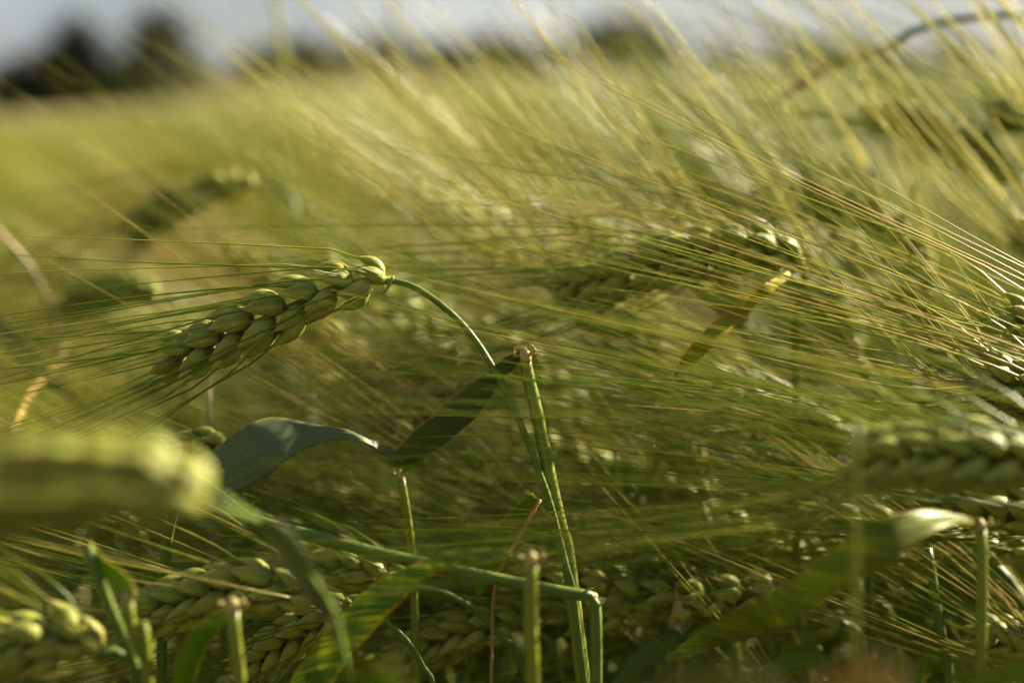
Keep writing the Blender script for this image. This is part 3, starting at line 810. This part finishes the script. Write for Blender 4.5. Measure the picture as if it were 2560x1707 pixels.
# thin reddish stick and green leaf blade in the middle
s = to_ground(pxpath([(1352, 1248, .422), (1320, 1300, .422), (1285, 1360, .423), (1256, 1412, .424), (1235, 1480, .43), (1230, 1600, .44)])); B0 = G(s)
pl = thing('dead_stalk', 'thin rust coloured stick leaning left of the main stem', 'stalk', B0)
stem_part(pl, B0, s, 0.0004, 0.0008, simple_plant('rust_straw', (0.36, 0.17, 0.06), (0.30, 0.2, 0.08), 0.5, 0.2, (6, 3, 1), 1.0))
leaf_part(pl, B0, pxpath([(1330, 1230, .44), (1270, 1285, .44), (1225, 1340, .442), (1195, 1400, .445), (1185, 1480, .45)]), pxpath([(1345, 1245, .441), (1318, 1300, .443), (1292, 1350, .445), (1255, 1410, .447), (1200, 1490, .45)]), LEAF_YG, 0.1)
s = to_ground(pxpath([(2255, 1010, .60), (2215, 905, .60), (2190, 980, .602), (2185, 1100, .605)][1:])); B0 = G(s)
pl = thing('barley_stalk', 'stalk with a pale whitish blurred blade right below the second ear', 'stalk', B0)
stem_part(pl, B0, s, 0.0013, 0.0016, STEM_MAT)
leaf_part(pl, B0, pxpath([(2218, 905, .6), (2140, 815, .597), (2060, 740, .595), (1990, 690, .594), (1940, 670, .594)]), pxpath([(2210, 915, .6), (2095, 865, .60), (2010, 790, .60), (1965, 730, .598), (1938, 676, .595)]), LEAF_GR, 0.08)

# thin bright green weed shoots
for q, (x, y0, y1) in enumerate([(1592, 1200, 1600), (1612, 1230, 1600), (1640, 1290, 1600), (1668, 1420, 1600), (1580, 1330, 1600)]):
    s = to_ground(pxpath([(x - 8, y0, .53), (x, (y0 + y1) / 2, .531), (x + 12, y1, .533)])); B0 = G(s)
    pl = thing('weed_shoot', ['tallest thin bright green weed shoot right of the pale stalk', 'second thin bright green weed shoot right of the pale stalk', 'third thin bright green weed shoot behind the fine awns', 'shortest bright green weed shoot beside the pink husk', 'thin green weed shoot hugging the pale stalk'][q], 'weed', B0, 'thin weed shoots')
    stem_part(pl, B0, s, 0.0005, 0.0008, LEAF_YG, 6, 40)
    for k in range(2):
        a = P(x - 4 + k * 6, y0 + 60 + 70 * k, .53); dx = (-1) ** k * 0.010
        L = [a, a + np.array([dx * .5, -0.002, 0.012]), a + np.array([dx, -0.003, 0.022])]
        leaf_part(pl, B0, L, [p + np.array([0.0009, 0, -0.0006]) * f for p, f in zip(L, (1, 1.2, 0.1))], LEAF_YG, 0.1, n=10, nu=2)
s = to_ground(pxpath([(1690, 1560, .47), (1700, 1600, .472), (1705, 1700, .475)])); B0 = G(s)
pl = thing('dead_stalk', 'small pinkish papery husk low right of the weed shoots', 'husk', B0)
stem_part(pl, B0, s, 0.0009, 0.0011, DRY)
leaf_part(pl, B0, pxpath([(1672, 1570, .47), (1680, 1530, .468), (1686, 1490, .468), (1688, 1465, .468)], .47), pxpath([(1712, 1570, .472), (1708, 1530, .470), (1698, 1495, .469), (1690, 1467, .468)]), COLLAR, 0.3)

# blurred leaves almost touching the lens along the bottom edge
for lab, L, R, mat, d in [
    ('very blurred olive grey leaf close to the lens at the bottom right of centre', [(1560, 1760), (1680, 1680), (1800, 1655), (1920, 1690), (2000, 1790)], [(1600, 1900), (1700, 1790), (1800, 1760), (1900, 1790), (1960, 1900)], LEAF_GR, .21),
    ('very blurred pinkish dry leaf close to the lens at the bottom right', [(2000, 1780), (2060, 1690), (2150, 1650), (2240, 1680), (2290, 1780)], [(2010, 1900), (2080, 1790), (2150, 1760), (2230, 1790), (2280, 1900)], COLLAR, .20),
    ('very blurred yellow green leaf close to the lens in the bottom right corner', [(2330, 1760), (2420, 1690), (2520, 1640), (2640, 1620), (2760, 1640)], [(2340, 1860), (2430, 1780), (2520, 1730), (2640, 1710), (2760, 1740)], LEAF_YG, .24),
    ('very blurred yellow green leaf tip close to the lens at the bottom left of centre', [(800, 1790), (860, 1690), (930, 1660), (1000, 1690), (1060, 1800)], [(820, 1880), (870, 1780), (930, 1740), (990, 1790), (1040, 1900)], LEAF_YG, .25),
]:
    a = pxpath(L, d); b = pxpath(R, d + 0.02)
    s = to_ground([a[0] * 0.5 + b[0] * 0.5, a[0] + np.array([0.0, 0.01, -0.06])]); B0 = G(s)
    pl = thing('barley_stalk', lab, 'stalk', B0)
    stem_part(pl, B0, s, 0.0012, 0.0015, STEM_Y)
    leaf_part(pl, B0, a, b, mat, 0.12, 0.0003)
#@MID
# ------------------------------------------------------------------ the crowd of barley behind
def generic(seed, elev, low=False):
    """one barley plant at the origin leaning to -x; returns stem, kernels, awns, leaf meshes"""
    r = np.random.default_rng(seed)
    h = 0.60
    pts = [np.array([0, 0, -0.02]), np.array([-0.003, r.normal(0, .004), 0.2]), np.array([-0.012, r.normal(0, .008), 0.42]), np.array([-0.03, r.normal(0, .01), h])]
    a = math.radians(97); tgt = math.radians(180 - elev); p = pts[-1].copy(); rad = r.uniform(0.028, 0.05)
    steps = 7
    yb = r.normal(0, 0.12)
    for k in range(steps):
        a2 = a + (tgt - a) / steps
        am = (a + a2) / 2
        ds = max(0.006, rad * abs(tgt - a) / max(1, 1) * 0.0 + rad * abs(a2 - a))
        p = p + ds * unit([math.cos(am), yb * k / steps, math.sin(am)]); pts.append(p.copy())
        a = a2
        if k == steps - 1: break
        # keep turning in even steps
        a = a2; tgt_left = tgt - a; steps_left = steps - k - 1
        tgt = a + tgt_left
    tb = unit(pts[-1] - pts[-2])
    ear = [pts[-1]]
    d = tb.copy()
    for k in range(4):
        d = unit(d + np.array([-0.03, 0, -0.10])); ear.append(ear[-1] + d * 0.0165)
    sm = MB(); path = smooth_path(pts, 26); sm.tube(path, np.linspace(0.0016, 0.0010, 26), 5)
    ax, ks = ear_layout(ear, 13 if not low else 9, r.uniform(0, 3), [0.1, -1, 0.3], 1.0 if not low else 1.25, seed)
    kb, ab, lb = MB(), MB(), MB()
    adir = unit(ax[-1] - ax[0])
    for (pos, kd, R, sz, t, tg) in ks:
        M = frame_mat(pos, kd, R, sz); v = np.vstack(KLOW.v)
        kb.add((M[:3, :3] @ v.T).T + M[:3, 3], KLOW.f, np.vstack(KLOW.uv))
        if r.random() < (0.25 if not low else 0.1): continue
        aw = awn_path(pos + kd * 0.009 * sz, kd, R, unit(0.4 * tg + 0.6 * adir), 0.125 * r.uniform(0.7, 1.1), 0.17 * r.uniform(.4, 1.6), r, np.array([-0.08, 0, 0.05]), 8)
        ab.tube(aw, awn_rad(8, 0.00025 if not low else 0.00034, 0.00008), 3, False)
    for k, hz in enumerate((0.52, 0.40, 0.26, 0.13)):
        if low and k > 1: break
        az = r.uniform(0, 6.28); Ln = r.uniform(0.13, 0.21); wd = r.uniform(0.0045, 0.0065)
        o = np.array([np.interp(hz, path[:, 2][:18], path[:, 0][:18]), 0, hz])
        u = np.array([math.cos(az), math.sin(az), 0]); sv = np.array([-u[1], u[0], 0])
        c = []; q = o.copy(); el = r.uniform(0.7, 1.25); dr = r.uniform(1.4, 2.9)
        for i in range(9):
            c.append(q.copy()); e = el - dr * (i / 8) ** 1.4
            q = q + Ln / 8 * (u * math.cos(e) + np.array([0, 0, 1]) * math.sin(e)) + np.array([-0.0012 * i / 2, 0, 0])
        c = np.array(c); wv = wd * np.array([.55, .9, 1, 1, .95, .82, .62, .36, .04])[:, None]
        lb.ribbon(c - sv * wv, c + sv * wv, 0.00025, 0.2, 2, 0, 0.0)
    return sm, kb, ab, lb, pts[-1]

SPEC = [(-18, 1), (-6, 2), (4, 3), (14, 4), (24, 5), (34, 6), (44, 7), (54, 8), (-28, 9), (60, 10)]
VAR = []
for el, sdv in SPEC:
    sm, kb, ab, lb, top = generic(sdv * 7, el)
    VAR.append((el, sm.mesh('stem', STEM_MAT if sdv % 2 else STEM_Y), kb.mesh('kernels', K_MAT), ab.mesh('awns', [AWN_MAT, AWN_G, AWN_R][sdv % 3] if sdv % 4 else AWN_MAT),
                lb.mesh('leaf', [LEAF, LEAF_YG, LEAF][sdv % 3]), top))

def crowd_plant(k, loc, rz, s, label, group):
    el, sm, km, am, lm, top = VAR[k]
    e = thing('barley_plant', label, 'barley plant', loc, group)
    e.rotation_euler = (0, 0, rz); e.scale = (s, s, s)
    link('stem', sm, e)
    ear = link('kernels', km, e); ear['kind'] = 'stuff'
    aw = link('awns', am, e); aw['kind'] = 'stuff'
    lf = link('leaves', lm, e); lf['kind'] = 'stuff'
    return e

def pick(el_mean):
    el = el_mean + rng.normal(0, 16)
    return min(range(len(SPEC)), key=lambda i: abs(SPEC[i][0] - el))

def spot(x, y, zt):
    """variant, turn and scale for a plant whose ear base shall be zt high, with ear base at x,y"""
    side = x / max(y, 0.1)
    k = pick(24 + 95 * max(0, min(0.35, side)) - 16 * min(1, max(0, -side - 0.1) * 12))
    top = VAR[k][5]; g = float(ground_z(x, y)); s = (zt - g) / top[2]
    rz = rng.normal(0, 0.45)
    c, sn = math.cos(rz), math.sin(rz)
    return k, rz, s, (x - s * (c * top[0] - sn * top[1]), y - s * (sn * top[0] + c * top[1]), g)

ZONE = ('left behind the sharp ear', 'behind the arched stem', 'right behind the second ear')
def crowd_label(side, y):
    z = ZONE[0 if side < -0.08 else (1 if side < 0.08 else 2)]
    n = 'close' if y < 1.0 else 'farther back'
    return 'blurred barley plant, ' + n + ' in the crowd ' + z, 'barley crowd ' + n + ' ' + z
n_in, far_pts = 0, []
cand = []
cell = 0.052
for yy in np.arange(0.47, 3.2, cell):
    half = 0.34 * yy + 0.16
    for xx in np.arange(-half, half + 0.25, cell):
        cand.append((xx + rng.uniform(-.024, .024), yy + rng.uniform(-.024, .024)))
cand.sort(key=lambda c: c[1])
for x, y in cand:
    side = x / y
    left = min(1, max(0, -side - 0.10) * 12)          # the crop stands lower towards the left edge
    below = rng.uniform(0.115, 0.24) if y < 0.62 else (rng.uniform(0.085, 0.20) if y < 0.9 else rng.uniform(0.085, 0.205))
    if y > 1.4: below += 0.015
    below += 0.07 * left
    k, rz, s, loc = spot(x, y, H - below)
    # keep the air in front of the sharp ear free
    inview = abs(side) < 0.36
    if inview and n_in < 275:
        crowd_plant(k, loc, rz, s, *crowd_label(side, y)); n_in += 1
    else:
        far_pts.append((loc[0], loc[1], loc[2], rz, s, k))
# beside and behind the frame
for _ in range(520):
    x, y = rng.uniform(-1.2, 1.6), rng.uniform(-0.5, 1.2)
    if abs(x) < 0.34 * max(y, 0) + 0.22: continue
    k, rz, s, loc = spot(x, y, H - rng.uniform(0.10, 0.22)); far_pts.append((*loc, rz, s, k))
def spread_pts(y0, y1, dens, w, skip=0.0):
    n = int(dens * w * (y1 ** 2 - y0 ** 2))
    for _ in range(n):
        y = math.sqrt(rng.uniform(y0 * y0, y1 * y1)); x = rng.uniform(-w, w) * y + rng.uniform(0, .1)
        if abs(x) < skip * y: continue
        k, rz, s, loc = spot(x, y, H - 0.25 + float(ground_z(x, y)) + rng.normal(0, 0.03) + (0.05 if x > -0.08 * y and y < 12 else 0) ); far_pts.append((*loc, rz, s, k))
spread_pts(1.1, 3.0, 240, 0.80, 0.50)
spread_pts(3.0, 7.0, 230, 0.80)
spread_pts(7.0, 18, 60, 0.80)
spread_pts(18, 46, 14, 0.80)

# the farther crop: points that carry plant copies, one mass
src = bpy.data.collections.new('barley_sources')
mats_all = [STEM_Y, K_MAT, AWN_MAT, LEAF_YG]
for i, (el, sdv) in enumerate(SPEC):
    sm, kb, ab, lb, top = generic(sdv * 7, el, True)
    mb = MB()
    for mi, b in enumerate((sm, kb, ab, lb)):
        mb.add(np.vstack(b.v), b.f, np.vstack(b.uv), mi)
    so_ = bpy.data.objects.new('barley_source_%02d' % i, mb.mesh('barley_source', mats_all)); src.objects.link(so_)
pm = bpy.data.meshes.new('barley_mass')
fp = np.array(far_pts)
pm.from_pydata(fp[:, :3].tolist(), [], [])
for nm, tp, dat in (('rz', 'FLOAT', fp[:, 3]), ('sc', 'FLOAT', fp[:, 4]), ('vi', 'INT', fp[:, 5])):
    at = pm.attributes.new(nm, tp, 'POINT'); at.data.foreach_set('value', dat.astype(np.int32 if tp == 'INT' else np.float32))
mass = link('barley_mass', pm); mass['kind'] = 'stuff'; mass['label'] = 'blurred mass of ripening barley filling the field to the trees'; mass['category'] = 'barley'
ng = bpy.data.node_groups.new('barley_scatter', 'GeometryNodeTree')
ng.interface.new_socket('Geometry', in_out='INPUT', socket_type='NodeSocketGeometry')
ng.interface.new_socket('Geometry', in_out='OUTPUT', socket_type='NodeSocketGeometry')
N = ng.nodes.new
gi, go = N('NodeGroupInput'), N('NodeGroupOutput')
iop = N('GeometryNodeInstanceOnPoints'); ci = N('GeometryNodeCollectionInfo')
ci.inputs['Collection'].default_value = src; ci.inputs['Separate Children'].default_value = True; ci.inputs['Reset Children'].default_value = True
def attr(nm, tp):
    a = N('GeometryNodeInputNamedAttribute'); a.data_type = tp; a.inputs['Name'].default_value = nm
    return [s for s in a.outputs if s.enabled and s.name == 'Attribute'][0]
cx = N('ShaderNodeCombineXYZ'); ng.links.new(attr('rz', 'FLOAT'), cx.inputs[2])
er = N('FunctionNodeEulerToRotation'); ng.links.new(cx.outputs[0], er.inputs[0])
ng.links.new(gi.outputs[0], iop.inputs['Points']); ng.links.new(ci.outputs[0], iop.inputs['Instance'])
iop.inputs['Pick Instance'].default_value = True
ng.links.new(attr('vi', 'INT'), iop.inputs['Instance Index'])
ng.links.new(er.outputs[0], iop.inputs['Rotation']); ng.links.new(attr('sc', 'FLOAT'), iop.inputs['Scale'])
ng.links.new(iop.outputs[0], go.inputs[0])
md = mass.modifiers.new('scatter', 'NODES'); md.node_group = ng

# far crop surface
m, t = new_mat('far_crop')
n1 = noise(t, geo_pos(t), 1.6, 6); n2 = noise(t, geo_pos(t), 0.05, 3)
c1 = ramp(t, [(0.3, (0.07, 0.075, 0.018)), (0.7, (0.16, 0.14, 0.045))]); t.links.new(n1, c1.inputs[0])
cc = mixc(t, c1.outputs[0], (0.15, 0.115, 0.045), math_n(t, 'MULTIPLY', n2, 0.6))
FARM = finish(m, t, cc, 0.8, 0, None, 0.3, n1, 1.0)
xs = np.linspace(-260, 260, 110); ys = np.geomspace(12, 420, 130)
def crop_z(X, Y):
    r = np.random.default_rng(3)
    return np.maximum(ground_z(X, Y), -1.3) + 0.56 + 0.05 * np.minimum(1, Y / 40) + r.normal(0, 0.035, X.shape) + 0.12 * np.clip((Y - 40) / 100, 0, 1) - 0.60 * np.clip((26 - Y) / 13, 0, 1)
crop = grid_sheet('far_barley_canopy', xs, ys, crop_z, FARM, 'stuff')
crop['label'] = 'distant tan and green barley field below the trees'; crop['category'] = 'barley'

# ------------------------------------------------------------------ trees on the horizon
m, t = new_mat('tree_leaf')
n1 = noise(t, geo_pos(t), 0.8, 3)
c1 = ramp(t, [(0.3, (0.010, 0.016, 0.006)), (0.75, (0.028, 0.036, 0.012))]); t.links.new(n1, c1.inputs[0])
TREE = finish(m, t, c1.outputs[0], 0.8, 0.05, None, 0.15)
m, t = new_mat('bark')
c1 = ramp(t, [(0.3, (0.03, 0.022, 0.015)), (0.7, (0.08, 0.06, 0.04))]); t.links.new(noise(t, geo_pos(t), 6, 4), c1.inputs[0])
BARK = finish(m, t, c1.outputs[0], 0.9, 0, None, 0.2)

def tree(px, d, ytop, ybase, wpx, label, cone=0.5, seed=0, leaves=4200):
    r = np.random.default_rng(seed)
    top = P(px, ytop, d); bs = P(px, ybase, d); hgt = top[2] - bs[2]; wid = wpx / FPX * d
    g = float(np.maximum(ground_z(bs[0], bs[1]), -1.3)); base = np.array([bs[0], bs[1], g]); hgt = top[2] - g
    e = thing('tree', label, 'tree', base, 'trees on the horizon')
    mb = MB()
    mb.tube(smooth_path([[0, 0, -0.2], [0.05, 0.02, hgt * .3], [0, 0.05, hgt * .6], [0.02, 0, hgt * .93]], 14), np.linspace(0.045, 0.006, 14) * hgt, 8)
    for k in range(12):
        z = hgt * r.uniform(.15, .8); a = r.uniform(0, 6.28); l = wid * .45 * (1 - cone * z / hgt) * r.uniform(.6, 1)
        mb.tube(smooth_path([[0, 0, z], [math.cos(a) * l * .5, math.sin(a) * l * .5, z + l * .15], [math.cos(a) * l, math.sin(a) * l, z + l * .25]], 6), np.linspace(0.012, 0.003, 6) * hgt, 5)
    link('trunk', mb.mesh('trunk', BARK), e)
    cb = MB(); nb = 46
    cl = []
    for k in range(nb):
        z = r.uniform(.10, .95); a = r.uniform(0, 6.28)
        prof = (1 - cone * z) * (0.55 + 0.45 * math.sin(math.pi * min(1, z * 1.05)) ** .6) * (1 if z < .85 else .55)
        rad = wid / 2 * prof * math.sqrt(r.uniform(.1, 1)) * .85
        cl.append((math.cos(a) * rad, math.sin(a) * rad, z * hgt, wid * r.uniform(.09, .17)))
    V, F = [], []
    for k in range(leaves):
        cx_, cy_, cz_, cr_ = cl[int(r.integers(nb))]
        dd = unit(r.normal(0, 1, 3)) * cr_ * r.uniform(.3, 1.05)
        p = np.array([cx_, cy_, cz_]) + dd
        a_, b_ = unit(r.normal(0, 1, 3)), unit(r.normal(0, 1, 3)); s_ = wid * r.uniform(.018, .04)
        n0 = len(V); V += [p - a_ * s_, p + b_ * s_ * .6, p + a_ * s_, p - b_ * s_ * .6]; F.append((n0, n0 + 1, n0 + 2, n0 + 3))
    cb.add(V, F, np.zeros((len(V), 2)))
    link('crown', cb.mesh('crown', TREE, smooth=False), e)

for i, a in enumerate([
    (190, 46, 62, 268, 330, 'left of the two dark pointed trees on the left horizon', 0.55),
    (400, 46, 28, 268, 320, 'taller right one of the two dark pointed trees on the left horizon', 0.6),
    (70, 47, 150, 268, 280, 'low dark round tree at the far left edge of the horizon', 0.1),
    (295, 45, 150, 268, 300, 'low dark bush filling the gap between the two pointed trees', 0.1),
    (465, 48, 130, 268, 200, 'low dark bush right of the two pointed trees', 0.2),
    (960, 140, 112, 205, 330, 'low dark distant tree seen above the crop left of centre', 0.2),
    (1240, 150, 112, 205, 320, 'low distant tree seen above the crop near the middle', 0.2),
    (1570, 130, 60, 205, 340, 'rounded dark distant tree right of the middle of the horizon', 0.25),
    (760, 150, 132, 205, 420, 'long low dark tree clump on the horizon left of centre', 0.05),
    (1110, 155, 140, 205, 380, 'long low dark tree clump on the horizon above the middle', 0.05),
    (1400, 150, 132, 205, 360, 'low dark tree clump left of the rounded distant tree', 0.05),
    (2080, 155, 138, 205, 420, 'long low tree clump on the horizon at the right', 0.05),
    (1790, 160, 125, 200, 180, 'small faint distant tree between the upright awns', 0.2),
    (2370, 150, 108, 200, 190, 'small greyish distant tree near the right end of the horizon', 0.2),
]):
    tree(*a, seed=200 + i)
